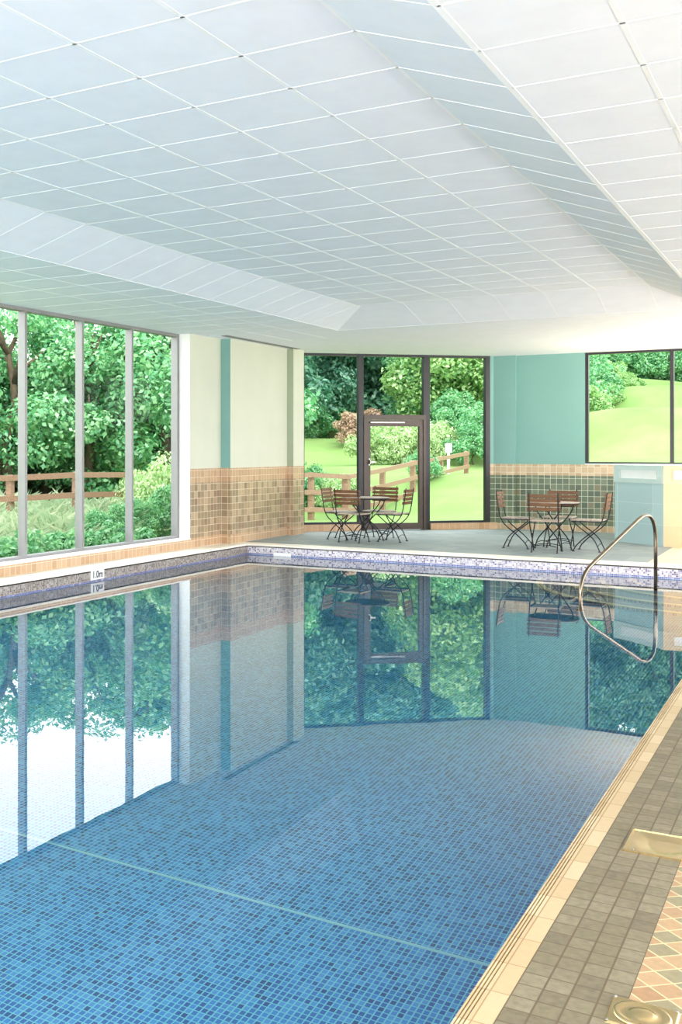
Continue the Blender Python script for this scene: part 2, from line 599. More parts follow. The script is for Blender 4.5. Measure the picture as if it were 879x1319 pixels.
# long window wall: low sill wall, end piece and two pilasters (0 tiles, 1 cream paint, 2 white, 3 teal, 4 sage, 5 end tiles)
WT = 1.22
mb.box((XWIN - .12, YB, -.2), (XWALL, 15.09, .135), 0)
mb.box((XWIN - .12, YB, .135), (XWALL + .012, 15.09, .152), 2)
mb.box((XWIN - .12, 15.09, -.2), (XWALL, 16.13, WT), 0)
mb.box((XWIN - .12, 15.09, WT), (XWALL, 16.13, 3.7), 1)
mb.box((XWIN - .10, 15.085, .152), (XWALL - .004, 15.09, 3.3), 2)      # white reveal
mb.box((XWIN - .12, 16.13, -.2), (-8.05, 18.36, WT), 0)
mb.box((XWIN - .12, 16.13, WT), (-8.05, 18.36, 3.7), 1)
mb.quad((XWALL, 16.128, WT), (-8.05, 16.128, WT), (-8.05, 16.128, 3.3), (XWALL, 16.128, 3.3), 3)
mb.quad((XWALL, 16.128, 0), (-8.05, 16.128, 0), (-8.05, 16.128, WT), (XWALL, 16.128, WT), 5)
mb.prism([(XWIN - .12, 18.36), (-7.93, 18.36), (-7.93, 18.83), (XWIN + .0, 19.30), (XWIN - .12, 19.30)], -.2, WT, 0)
mb.prism([(XWIN - .12, 18.36), (-7.93, 18.36), (-7.93, 18.83), (XWIN + .0, 19.30), (XWIN - .12, 19.30)], WT, 3.7, 1)
mb.quad((-8.05, 18.358, WT), (-7.93, 18.358, WT), (-7.93, 18.358, 3.3), (-8.05, 18.358, 3.3), 4)
mb.quad((-8.05, 18.358, 0), (-7.93, 18.358, 0), (-7.93, 18.358, WT), (-8.05, 18.358, WT), 5)
struct(mb.build('wall_left', [M['wl'], M['cream'], M['white'], M['teal'], M['sage'], M['wx']]), 'cream wall with brown tiled dado', 'wall')

# end wall: column, teal wall, parapet below the window
mb = MB()
YE = 22.17
GT = 1.24
mb.prism([(-5.50, 22.0), (-5.43, 22.07), (-5.03, 22.07), (-5.03, 22.5), (-5.07, 22.5), (-5.53, 22.04)], -.2, GT, 0)
mb.prism([(-5.50, 22.0), (-5.43, 22.07), (-5.03, 22.07), (-5.03, 22.5), (-5.07, 22.5), (-5.53, 22.04)], GT, 3.7, 1)
mb.box((-5.03, YE, -.2), (-3.83, 22.5, GT), 0)
mb.box((-5.03, YE, GT), (-3.83, 22.5, 3.7), 1)
mb.box((-3.83, YE, -.2), (XE, 22.5, GT), 0)
mb.box((-3.83, YE - .01, GT - .002), (XE, YE + .13, GT + .018), 2)
mb.box((3.2, YE, GT), (XE, 22.5, 3.7), 1)
struct(mb.build('wall_back', [M['wg'], M['teal'], M['capblue']]), 'teal wall with green tiled dado', 'wall')

# right and rear sides of the hall: piers between tall windows
mb = MB()
for y in (-3.0, 2.4, 7.8, 13.2, 18.6, 22.17):
    mb.box((XE, y, -.2), (XE + .25, y + .4, 3.7))
struct(mb.build('wall_right', M['cream']), 'cream piers of the side wall', 'wall')
mb = MB()
for x in (-8.5, -4.3, -.1, 4.05):
    mb.box((x, YB - .25, -.2), (x + .4, YB, 3.7))
struct(mb.build('wall_rear', M['cream']), 'cream piers of the rear wall', 'wall')

# ------------------------------------------------------------------ ceiling
TX0, TX1, TYF, TYN = -5.48, -1.88, 15.0, -1.5          # tray
SX0, SX1, SYF, SYN = -6.17, -1.32, 15.93, -2.4         # its mouth in the soffit
mb = MB()
mb.quad((TX0, TYN, TRAY), (TX0, TYF, TRAY), (TX1, TYF, TRAY), (TX1, TYN, TRAY))
mb.quad((SX0, SYN, CEIL), (SX0, SYF, CEIL), (TX0, TYF, TRAY), (TX0, TYN, TRAY))
mb.quad((SX1, SYF, CEIL), (SX1, SYN, CEIL), (TX1, TYN, TRAY), (TX1, TYF, TRAY))
mb.quad((SX0, SYF, CEIL), (SX1, SYF, CEIL), (TX1, TYF, TRAY), (TX0, TYF, TRAY))
mb.quad((SX1, SYN, CEIL), (SX0, SYN, CEIL), (TX0, TYN, TRAY), (TX1, TYN, TRAY))
for poly in ([(-8.5, YB - .2), (SX0, YB - .2), (SX0, 21.38), (-8.5, 19.05)], [(SX1, YB - .2), (XE + .2, YB - .2), (XE + .2, 22.3), (SX1, 22.3)],
             [(SX0, YB - .2), (SX1, YB - .2), (SX1, SYN), (SX0, SYN)], [(SX0, SYF), (SX1, SYF), (SX1, 22.3), (-5.25, 22.3), (SX0, 21.38)]):
    mb.add([(x, y, CEIL) for x, y in reversed(poly)], [tuple(range(len(poly)))])
struct(mb.build('ceiling', M['ceil']), 'white tiled ceiling with a shallow raised tray', 'ceiling')

mb = MB()
BW, BH = .011, .002


def bar(a, b, w=BW):
    a, b = Vector(a), Vector(b)
    t = (b - a).normalized()
    side = t.cross(Vector((0, 0, 1))).normalized()
    up = side.cross(t).normalized()
    mb.obox((a + b) / 2, t * ((b - a).length / 2), side * w, up * BH)


k = 0
for i in range(0, 7):
    x = TX1 - .6 * i
    bar((x, TYN, TRAY), (x, TYF, TRAY), .012)
bar((SX1, SYN, CEIL), (SX1, SYF, CEIL), .015)
bar((SX0, SYN, CEIL), (SX0, SYF, CEIL), .005)
bar((SX0, SYF, CEIL), (SX1, SYF, CEIL), .005)
x = SX1 + .585
while x < XE:
    bar((x, YB, CEIL), (x, 22.1, CEIL), .012)
    x += .6
y = 4.48 - .61 * 10
while y < SYF - .1:
    xa = TX0
    if TYN < y < TYF:
        bar((TX0, y, TRAY), (TX1, y, TRAY), .007)
        bar((TX0, y, TRAY), (SX0, y, CEIL), .004)
        bar((TX1, y, TRAY), (SX1, y, CEIL), .005)
    bar((SX1, y, CEIL), (XE, y, CEIL), .007)
    bar((-8.3, y, CEIL), (SX0, y, CEIL), .003)
    y += .61
for x in (-6.77, -7.37):
    bar((x, YB, CEIL), (x, 17, CEIL), .004)
for i in range(6):
    x = TX1 - .6 * (i + .0)
    bar((x, TYF, TRAY), (x - .0, SYF, CEIL), .005)
struct(mb.build('ceiling_grid', M['bar']), 'white ceiling grid bars between the tiles', 'ceiling grid')

mb = MB()
RP = [(-8.53, YB - .25), (XE + .25, YB - .25), (XE + .25, 22.5), (-5.08, 22.5), (-8.53, 19.06)]
mb.prism(RP, 3.7, 3.95)
for (ax, ay), (bx_, by_) in zip(RP, RP[1:] + RP[:1]):
    a, b = Vector((ax, ay, 3.5)), Vector((bx_, by_, 3.5))
    tt = (b - a).normalized()
    nn = Vector((-tt.y, tt.x, 0))
    mb.obox((a + b) / 2 + nn * .05, tt * ((b - a).length / 2 - .01), nn * .045, (0, 0, .196))
struct(mb.build('roof', M['white']), 'flat roof slab', 'roof')

# linear diffuser in the ceiling beside the pilaster
root = empty('ceiling_vent', (-7.9, 15.64, CEIL))
tag(root, 'long narrow slot vent in the ceiling beside the cream pilaster', 'vent')
mb = MB()
for sx in (-1, 1):
    mb.box((sx * .045 - .010, 0, -.008), (sx * .045 + .010, 2.82, 0))
mb.box((-.055, -.012, -.008), (.055, .012, 0))
mb.box((-.055, 2.808, -.008), (.055, 2.832, 0))
mb.build('vent_frame', M['frame'], root)
mb = MB()
mb.box((-.035, .012, -.003), (.035, 2.808, -.0005))
mb.build('slot', M['ventdark'], root)


# ------------------------------------------------------------------ windows
def glazing(name, loc, rz, panes, mull, frame_mat, label, depth=.05, edge_mat=None):
    """panes: (x0,x1,z0,z1) clear openings; mull: (x0,x1,z0,z1) bars, in the plane of the window"""
    root = empty(name, loc, rz)
    struct(root, label, 'window')
    for (a, b, c, d) in mull:
        m = MB()
        m.box((a, -depth, c), (b, depth, d), 0, 0)
        m.build('window_frame', frame_mat, root)
    for (a, b, c, d) in panes:
        m = MB()
        m.quad((a, .0, c), (b, .0, c), (b, .0, d), (a, .0, d))
        m.build('pane', M['glass'], root)
    return root


# long wall of tall windows (local x runs along world Y)
yc = [14.98 - 1.277 * i for i in range(15)]
yc = [y for y in yc if y > YB]
y_lo = YB
z0, z1 = .15, 3.30
mull = [(y - .026, y + .026, z0, z1) for y in yc[1:]] + [(15.02, 15.085, z0, z1), (YB, YB + .05, z0, z1)]
edges = [15.045] + yc[1:] + [YB + .03]
panes = []
for a, b in zip(edges[1:], edges[:-1]):
    panes.append((a + .026, b - .026, z0 + .035, z1 - .045))
    mull.append((a + .026, b - .026, z0, z0 + .035))
    mull.append((a + .026, b - .026, z1 - .045, z1))
glazing('window_1', (XWIN - .06, 0, 0), PI / 2, panes, mull, M['frame'], 'long row of tall metal-framed windows beside the pool', .055)

# diagonal glass wall with the door: local x along the wall, local -y into the room
D0 = Vector((-8.25, 19.25, 0))
panes = [(.135, 1.205, .165, 3.255), (2.645, 3.80, .165, 3.255), (1.305, 2.52, 2.165, 3.255)]
mull = [(.0, .135, .125, 3.3), (1.205, 1.305, 0, 3.3), (2.52, 2.645, 0, 3.3), (3.80, 3.89, .125, 3.3),
        (.135, 1.205, .125, .165), (.135, 1.205, 3.255, 3.3), (1.305, 2.52, 3.255, 3.3), (2.645, 3.80, 3.255, 3.3), (2.645, 3.80, .125, .165)]
glazing('window_2', D0, PI / 4, panes, mull, M['dark'], 'dark-framed tall glass wall around the glazed door', .045)
mb = MB()
u45 = Vector((1, 1, 0)) / math.sqrt(2)
n45 = Vector((-1, 1, 0)) / math.sqrt(2)
for a, b in ((-.1, 1.23), (2.645, 4.02)):
    c = D0 + u45 * ((a + b) / 2) + Vector((0, 0, -.04)) + n45 * .02
    mb.obox(c, u45 * ((b - a) / 2), n45 * .11, (0, 0, .165))
struct(mb.build('trim_4', M['plinth']), 'tan tiled plinth below the glass wall', 'plinth')

# the glazed door
root = empty('door_1', D0, PI / 4)
struct(root, 'brown metal framed glass door to the garden', 'door')
mb = MB()
mb.box((1.305, -.06, 0), (1.365, .05, 2.165))
mb.box((2.505, -.06, 0), (2.56, .05, 2.165))
mb.box((1.365, -.06, 2.075), (2.505, .05, 2.165))
mb.build('door_frame', M['brownframe'], root)
mb = MB()
mb.box((1.37, -.045, .012), (1.44, .02, 2.07))
mb.box((2.43, -.045, .012), (2.50, .02, 2.07))
mb.box((1.44, -.045, 1.95), (2.43, .02, 2.07))
mb.box((1.44, -.045, .012), (2.43, .02, .135))
leaf = mb.build('door_leaf', M['brownframe'], root)
mb = MB()
mb.quad((1.44, -.01, .135), (2.43, -.01, .135), (2.43, -.01, 1.95), (1.44, -.01, 1.95))
mb.build('pane', M['glass'], leaf)
mb = MB()
mb.box((1.42, -.085, 2.01), (2.12, -.045, 2.04), 0, .006)
mb.build('door_closer', M['chrome'], root)
mb = MB()
mb.box((1.395, -.06, 1.22), (1.43, -.045, 1.35), 0, .003)
mb.box((1.40, -.115, 1.245), (1.425, -.06, 1.32), 0, .004)
mb.box((1.40, -.12, 1.265), (1.51, -.10, 1.30), 0, .005)
mb.build('handle', M['chrome'], root)

# window in the teal wall
mull = [(-3.83, -3.775, 1.258, 3.3)]
panes = []
xm = [-3.80 + 1.39 * i for i in range(6)]
for a, b in zip(xm[:-1], xm[1:]):
    b2 = min(b, 3.19)
    panes.append((a + .026, b2 - .026, 1.288, 3.26))
    mull += [(a + .026, b2 - .026, 1.258, 1.288), (a + .026, b2 - .026, 3.26, 3.3), (b2 - .03, b2 + .03, 1.258, 3.3)]
glazing('window_3', (0, YE + .07, 0), 0, panes, mull, M['dark'], 'dark-framed picture windows in the teal wall', .05)
# side and rear windows
for i, (y0, y1) in enumerate(((-2.6, 2.4), (2.8, 7.8), (8.2, 13.2), (13.6, 18.6), (19.0, 22.17))):
    w = (y1 - y0) / 3
    panes = [(y0 + w * k + .03, y0 + w * (k + 1) - .03, .16, 3.24) for k in range(3)]
    mull = [(y0 + w * k - .03, y0 + w * k + .03, .1, 3.3) for k in range(4)] + [(y0, y1, .0, .16), (y0, y1, 3.24, 3.3)]
    glazing('window_%d' % (4 + i), (XE + .12, 0, 0), PI / 2, panes, mull, M['frame'], 'tall side window of the pool hall', .04)
for i, (x0, x1) in enumerate(((-8.1, -4.3), (-3.9, -.1), (.3, 4.05))):
    w = (x1 - x0) / 3
    panes = [(x0 + w * k + .03, x0 + w * (k + 1) - .03, .16, 3.24) for k in range(3)]
    mull = [(x0 + w * k - .03, x0 + w * k + .03, .1, 3.3) for k in range(4)] + [(x0, x1, .0, .16), (x0, x1, 3.24, 3.3)]
    glazing('window_%d' % (9 + i), (0, YB - .12, 0), 0, panes, mull, M['frame'], 'tall rear window of the pool hall', .04)

# ------------------------------------------------------------------ low octagonal wall (spa surround)
root = empty('spa_surround', (-1.65, 19.47, 0))
tag(root, 'low pale tiled spa wall with frosted glass slots under its cap, below the picture window', 'low wall')
inv = Vector((-1.65, 19.47, 0))
Ls = 1.153
q = Ls / math.sqrt(2)
outer = [(-3.048, 21.44), (-3.048, 20.287), (-2.232, 19.472), (-1.079, 19.472), (-.263, 20.287), (-.263, 21.44)]
ins = .22
inner = [(-3.048 + ins, 21.44), (-3.048 + ins, 20.287 + ins * .41), (-2.232 + ins * .41, 19.472 + ins), (-1.079 - ins * .41, 19.472 + ins),
         (-.263 - ins, 20.287 + ins * .41), (-.263 - ins, 21.44)]
for i in range(5):
    a, b = Vector((*outer[i], 0)) - inv, Vector((*outer[i + 1], 0)) - inv
    ai, bi = Vector((*inner[i], 0)) - inv, Vector((*inner[i + 1], 0)) - inv
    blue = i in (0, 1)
    body, cap = (M['paleblue'], M['capblue']) if blue else (M['palecream'], M['capcream'])  # one pale wall: bluish and warm light painted per face
    t = (b - a).normalized()
    nrm = Vector((t.y, -t.x, 0))
    if nrm.y > 0.5:
        nrm = -nrm
    mb = MB()
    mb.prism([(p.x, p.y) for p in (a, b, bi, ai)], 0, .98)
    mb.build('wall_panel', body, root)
    # capping box frame with a framed slot of frosted glass
    L = (b - a).length
    mid = (a + b) / 2
    mb = MB()
    o_ = nrm * .018
    def cb(s0, s1, za, zb, dep=.045, out=.018):
        c = a + t * ((s0 + s1) / 2) * L + nrm * (out - dep) + Vector((0, 0, (za + zb) / 2))
        mb.obox(c, t * ((s1 - s0) / 2 * L), nrm * dep, (0, 0, (zb - za) / 2))
    cb(0, 1, .98, 1.035)
    cb(0, 1, 1.205, 1.262)
    cb(0, .11, 1.035, 1.205)
    cb(.92, 1, 1.035, 1.205)
    mb.prism([(p.x, p.y) for p in (a, b, bi, ai)], 1.255, 1.265)
    for (s0, s1, za, zb) in ((.11, .92, 1.035, 1.05), (.11, .92, 1.19, 1.205), (.11, .13, 1.05, 1.19), (.90, .92, 1.05, 1.19)):
        cb(s0, s1, za, zb, .012, .028)
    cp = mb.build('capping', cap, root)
    mb = MB()
    mb.obox(mid + nrm * -.02 + Vector((0, 0, 1.12)), t * (L * .39), nrm * .012, (0, 0, .07))
    mb.build('frosted_panel', M['frost'], cp)

# ------------------------------------------------------------------ bistro chairs
SA = [(0, 0), (.012, .035), (.04, .085), (.13, .185), (.235, .275), (.335, .365), (.395, .46), (.432, .62), (.468, .885)]
SB = [(-.02, .452), (.03, .405), (.11, .335), (.20, .265), (.285, .175), (.33, .085), (.352, .035), (.362, 0)]


def make_chair():
    root = empty('bistro_chair')
    def P(s, x):      # profile point (back is +s) to local: forward is +y
        return Vector((x, .18 - s[0], s[1]))
    for sx in (-1, 1):
        m = MB()
        pts = spline([P(s, sx * .198) for s in SA], 5)
        m.tube(pts, .0085, n=8)
        m.box((sx * .198 - .012, P(SA[0], 0).y - .02, 0), (sx * .198 + .012, P(SA[0], 0).y + .02, .012), 0, .003)
        m.build('back_leg_bar', M['iron'], root)
        m = MB()
        pts = spline([P(s, sx * .176) for s in SB], 5)
        m.tube(pts, .0085, n=8)
        m.box((sx * .176 - .012, P(SB[-1], 0).y - .02, 0), (sx * .176 + .012, P(SB[-1], 0).y + .02, .012), 0, .003)
        m.build('front_leg_bar', M['iron'], root)
        m = MB()
        # seat rail and pivot link
        m.box((sx * .178 - .006, .18 - .395, .438), (sx * .178 + .006, .18 + .03, .458))
        m.tube([P((.215, .262), sx * .168), P((.215, .262), sx * .206)], .010, n=8)
        m.build('seat_rail', M['iron'], root)
    m = MB()
    n = 10
    yb = .18 - .335
    m.tube([(-.176 + .352 * k / n, yb, .085 + .03 * math.sin(PI * k / n)) for k in range(n + 1)], .006, n=7)
    m.build('rear_stretcher', M['iron'], root)
    m = MB()
    yb = .18 - .04
    m.tube([(-.198 + .396 * k / n, yb, .085 + .03 * math.sin(PI * k / n)) for k in range(n + 1)], .006, n=7)
    m.build('front_stretcher', M['iron'], root)
    for i in range(6):
        m = MB()
        y1 = .18 + .035 - i * .071
        m.box((-.215, y1 - .060, .458), (.215, y1, .475), 0, .004)
        m.build('seat_slat', M['woodtop'], root)
    for i in range(4):
        m = MB()
        z = .645 + i * .064
        f0 = (z - .62) / (.885 - .62)
        y = .18 - (.432 + .036 * f0)
        up = Vector((0, -.036, .265)).normalized()
        nf = Vector((0, up.z, -up.y))
        # gently curved slat
        seg = 6
        vs, fs = [], []
        for k in range(seg + 1):
            xx = -.23 + .46 * k / seg
            bow = -.012 * (1 - (xx / .23) ** 2)
            c = Vector((xx, y + .014 + bow, z))
            for (du, dn) in ((-.025, -.007), (.025, -.007), (.025, .007), (-.025, .007)):
                vs.append(c + up * du + nf * dn)
        for k in range(seg):
            for j in range(4):
                fs.append((k * 4 + j, k * 4 + (j + 1) % 4, (k + 1) * 4 + (j + 1) % 4, (k + 1) * 4 + j))
        fs += [(3, 2, 1, 0), tuple(range(seg * 4, seg * 4 + 4))]
        m.add(vs, fs)
        m.build('back_slat', M['wood'], root)
    return root


T1, T2 = (-6.49, 18.10), (-3.56, 18.05)
chair = make_chair()
GA, GB = 'folding chairs around the table by the glass door', 'folding chairs around the table by the teal wall'
spots = [
    (-6.06, 18.09, 90, 'slatted folding chair seen side-on in front of the door glass, right of its round table', GA),
    (-6.55, 17.60, -3, 'slatted folding chair with its back to us at the table by the glass door', GA),
    (-6.93, 18.07, -90, 'slatted folding chair at the table by the glass door, standing closest to the cream pilaster', GA),
    (-6.48, 18.66, 177, 'slatted folding chair behind the round table, in front of the glass door', GA),
    (-3.06, 18.05, 88, 'slatted folding chair standing next to the pale low spa wall', GB),
    (-3.56, 17.52, 4, 'slatted folding chair with brown back to us at the table by the teal wall', GB),
    (-4.07, 18.03, -88, 'slatted folding chair at the teal wall table, closest to the glass wall', GB),
    (-3.58, 18.60, 180, 'slatted folding chair behind its table, against the green tiled dado', GB),
]
for i, (x, y, a, lab, g) in enumerate(spots):
    c = chair if i == 0 else copy_tree(chair)
    c.location = (x, y, 0)
    c.rotation_euler = (0, 0, math.radians(a))
    tag(c, lab, 'chair', g)


def make_table():
    root = empty('bistro_table')
    R = .36
    m = MB()
    m.lathe([(0, .700), (R - .012, .700), (R, .704), (R, .716), (R - .004, .720), (0, .720)], n=48)
    m.build('table_top', M['woodtop'], root)
    m = MB()
    m.lathe([(R - .03, .690), (R + .004, .690), (R + .004, .712), (R + .001, .712), (R + .001, .700), (R - .03, .700)], n=48)
    m.build('rim', M['iron'], root)
    for (sx, w) in ((1, .13), (-1, .11)):
        m = MB()
        for yy in (-w, w):
            m.tube(spline([(sx * .26, yy, .69), (sx * .2, yy, .56), (sx * .02, yy, .36), (-sx * .16, yy, .18), (-sx * .22, yy, .06), (-sx * .235, yy, 0)], 6), .009, n=8)
            m.box((-sx * .235 - .018, yy - .012, 0), (-sx * .235 + .018, yy + .012, .012), 0, .003)
        m.tube([(-sx * .21, -w + .22 / 10 * 0 + 2 * w * k / 10, .09 + .025 * math.sin(PI * k / 10)) for k in range(11)], .006, n=7)
        m.tube([(sx * .24, -w, .66), (sx * .24, w, .66)], .007, n=7)
        m.build('leg_frame', M['iron'], root)
    return root


tb = make_table()
tb.location = (*T1, 0)
tb.rotation_euler.z = .6
tag(tb, 'small round folding table in front of the glass door', 'table', 'round folding tables')
tb2 = copy_tree(tb)
tb2.location = (*T2, 0)
tb2.rotation_euler.z = -.5
tag(tb2, 'small round folding table in front of the teal wall', 'table', 'round folding tables')

# ------------------------------------------------------------------ handrail at the steps
root = empty('pool_handrail', (-1.84, 15.31, -.30))
tag(root, 'bent stainless steel handrail standing in the water over the pool steps', 'handrail')
o_ = Vector((-1.84, 15.31, -.30))
A_ = Vector((-1.84, 15.31, 0))
B_ = Vector((-2.42, 13.73, 0))
dirv = (B_ - A_)
tp = A_ + dirv * .06
mb = MB()
path = fillet([A_ + Vector((0, 0, ZW - .33)), A_ + dirv * .0 + Vector((0, 0, .865)), B_ + Vector((0, 0, .08)), B_ + Vector((0, 0, ZB))],
              [.50, .25], 16)
mb.tube([p - o_ for p in path], .0215, n=16)
mb.build('rail', M['steel'], root)
mb = MB()
mb.lathe([(.05, 0), (.05, .012), (.026, .03)], c=B_ + Vector((0, 0, ZB)) - o_, n=24)
mb.build('foot_flange', M['steel'], root)

# ------------------------------------------------------------------ depth sign, skimmer plate, floor fittings
ysg = 11.93
root = empty('depth_sign', (XL + .001, ysg, -.085))
tag(root, 'small white depth sign reading 1.0m on the side of the pool', 'sign')
mb = MB()
mb.box((0, -.155, -.062), (.006, .155, .062), 0, 0)
mb.build('sign_plate', M['plastic'], root)
cu = bpy.data.curves.new('lettering', 'FONT')
cu.body = '1.0m'
cu.size = .125
cu.align_x = 'CENTER'
cu.align_y = 'CENTER'
cu.extrude = .001
cu.offset = .002
cu.materials.append(M['ink'])
tmp = bpy.data.objects.new('lettering_curve', cu)
COL.objects.link(tmp)
bpy.context.view_layer.update()
lm = bpy.data.meshes.new_from_object(tmp.evaluated_get(bpy.context.evaluated_depsgraph_get()))
bpy.data.objects.remove(tmp)
lm.name = 'lettering'
ob = bpy.data.objects.new('lettering', lm)
COL.objects.link(ob)
ob.parent = root
ob.location = (.0075, 0, 0)
ob.rotation_euler = (PI / 2, 0, PI / 2)
ob['label'] = 'dark figures 1.0m'

root = empty('inlet_plate', (-7.25, YF - .001, -.145))
tag(root, 'narrow white plate at the waterline in the far corner of the pool', 'plate')
mb = MB()
mb.box((-.15, -.008, -.028), (.15, 0, .022), 0, .004)
mb.build('cover', M['plastic'], root)
mb = MB()
mb.box((-.13, -.010, -.012), (.13, -.008, .006))
mb.build('slot', M['frost'], root)

# rectangular metal floor lid with dished middle
root = empty('access_cover', (-.545, 4.80, 0))
tag(root, 'rectangular brass-coloured access cover set in the grey floor tiles', 'cover')
mb = MB()
w, h = .125, .135
nx, ny = 24, 16
vs, fs = [], []
for j in range(ny + 1):
    for i in range(nx + 1):
        x, y = -w + 2 * w * i / nx, -h + 2 * h * j / ny
        e = max(abs(x) / w, abs(y) / h)
        dish = -.014 * math.exp(-(((x - .02) / .06) ** 2 + (y / .07) ** 2))
        roll = .004 * math.sin(x * 34 + y * 12) * (1 - e)
        vs.append((x, y, .006 + (dish + roll if e < .97 else 0)))
for j in range(ny):
    for i in range(nx):
        k = j * (nx + 1) + i
        fs.append((k, k + 1, k + nx + 2, k + nx + 1))
mb.add(vs, fs, 0, True)
mb.box((-w, -h, -.004), (w, h, .001))
for (x0, y0, x1, y1) in ((-w - .004, -h - .004, w + .004, -h + .003), (-w - .004, h - .003, w + .004, h + .004), (-w - .004, -h, -w + .003, h), (w - .003, -h, w + .004, h)):
    mb.box((x0, y0, -.004), (x1, y1, .0075))
mb.build('cover_plate', M['brass'], root)
for (x, y) in ((-w + .02, h - .015), (w - .03, h - .015), (-w + .03, -h + .015), (w - .03, -h + .015)):
    mb = MB()
    mb.lathe([(.0035, .0055), (.0035, .0078), (.002, .0082)], c=(x, y, 0), n=12)
    mb.build('screw', M['chrome'], root)

root = empty('floor_drain', (-.432, 3.325, 0))
tag(root, 'square brass-coloured floor drain with a round raised cover', 'drain')
mb = MB()
mb.box((-.085, -.085, -.004), (.085, .085, .005), 0, .006)
mb.build('drain_frame', M['brass'], root)
mb = MB()
mb.lathe([(.072, .005), (.070, .010), (.064, .011), (.055, .0075), (.034, .007), (.030, .011), (.024, .0125), (0.002, .013)], n=48)
mb.build('round_cover', M['brass'], root)
for (x, y) in ((-.076, -.076), (.076, -.076), (-.076, .076), (.076, .076)):
    mb = MB()
    mb.lathe([(.004, .005), (.004, .0075), (.002, .008)], c=(x, y, 0), n=10)
    mb.build('screw', M['chrome'], root)

# ------------------------------------------------------------------ the garden
CTRL = [(-400, 14, -.1), (-400, 30, 0), (0, 13, -.1), (0, 21, -.1), (0, 28, .1), (0, 40, .8), (130, 18, -.1), (130, 25, -.05), (230, 19, -.1), (230, 25, -.1), (230, 36, .8),
        (230, 50, 3), (330, 20, -.1), (330, 27, -.05), (400, 21, -.1), (446, 26, -.15), (430, 36, .95), (430, 47, 1.95), (430, 60, 5), (500, 21.3, -.1), (500, 27, -.1), (500, 36, 1.0),
        (600, 21.8, -.12), (600, 28, .35), (600, 34, .75), (600, 45, 1.9), (600, 60, 5), (690, 22, -.1), (690, 30, .9), (690, 42, 2.3), (760, 22, .0), (760, 28, 1.1), (760, 40, 2.45), (760, 56, 5),
        (830, 21.5, .0), (830, 28, 1.3), (830, 37, 2.9), (830, 46, 4.1), (830, 60, 4.7), (1000, 20, 0), (1000, 28, 1.4), (1000, 46, 4.2), (1000, 60, 4.8), (1300, 18, 0), (1300, 45, 3.8), (700, 75, 6), (300, 75, 6), (0, 75, 3)]
CW = np.array([[*at(px, d).to_tuple()[:2], z] for px, d, z in CTRL])
extra = [(-9.5, y, -.12) for y in range(-20, 18, 3)] + [(x, -8, -.12) for x in range(-30, 30, 5)] + [(8, y, -.12) for y in range(-20, 20, 4)] + [(-20, y, -.1) for y in range(-20, 10, 5)]
CW = np.vstack([CW, np.array(extra, float)])


def ground_z(x, y):
    x, y = np.asarray(x, float), np.asarray(y, float)
    d2 = (x[..., None] - CW[:, 0]) ** 2 + (y[..., None] - CW[:, 1]) ** 2 + .4
    w = d2 ** -1.8
    return (w * CW[:, 2]).sum(-1) / w.sum(-1)


FOOT = [(-8.55, YB - .3), (XE + .3, YB - .3), (XE + .3, 22.5), (-5.5, 22.5), (-8.55, 19.4)]


def inside(x, y, m=0.0):
    ok = (x > -8.52 + m) & (x < XE + .25 - m) & (y > YB - .25 + m) & (y < 22.5 - m) & (y - x < 27.75 - 1.4 * m)
    return ok


gx = np.arange(-48, 34, .55)
gy = np.arange(-26, 84, .55)
GX, GY = np.meshgrid(gx, gy)
GZ = ground_z(GX, GY)
GZ = np.where(inside(GX, GY, -.6), np.minimum(GZ, -.22), GZ)
n_x, n_y = len(gx), len(gy)
verts = np.stack([GX, GY, GZ], -1).reshape(-1, 3)
faces = []
for j in range(n_y - 1):
    for i in range(n_x - 1):
        cx, cy = gx[i] + .275, gy[j] + .275
        if not inside(cx, cy, .3):
            k = j * n_x + i
            faces.append((k, k + 1, k + n_x + 1, k + n_x))
me = bpy.data.meshes.new('lawn')
me.from_pydata(verts.tolist(), [], faces)
me.materials.append(M['lawn'])
me.polygons.foreach_set('use_smooth', [True] * len(faces))
lo = bpy.data.objects.new('lawn', me)
COL.objects.link(lo)
struct(lo, 'rising mown lawn outside the pool hall', 'lawn')


def quads_mesh(name, centers, nrm, size, mat, aspect=.6):
    n = len(centers)
    nrm = nrm / np.linalg.norm(nrm, axis=1, keepdims=True)
    r = RNG.normal(size=(n, 3))
    u = np.cross(nrm, r)
    u /= np.linalg.norm(u, axis=1, keepdims=True) + 1e-9
    v = np.cross(nrm, u)
    s = size * RNG.uniform(.6, 1.25, (n, 1))
    p = np.stack([centers - u * s, centers - v * s * aspect + nrm * s * .12, centers + u * s, centers + v * s * aspect + nrm * s * .12], 1).reshape(-1, 3)
    me = bpy.data.meshes.new(name)
    me.vertices.add(n * 4)
    me.vertices.foreach_set('co', p.astype(np.float32).ravel())
    me.loops.add(n * 4)
    me.loops.foreach_set('vertex_index', np.arange(n * 4, dtype=np.int32))
    me.polygons.add(n)
    me.polygons.foreach_set('loop_start', np.arange(0, n * 4, 4, dtype=np.int32))
    me.update(calc_edges=True)
    me.validate()
    me.materials.append(mat)
    return me


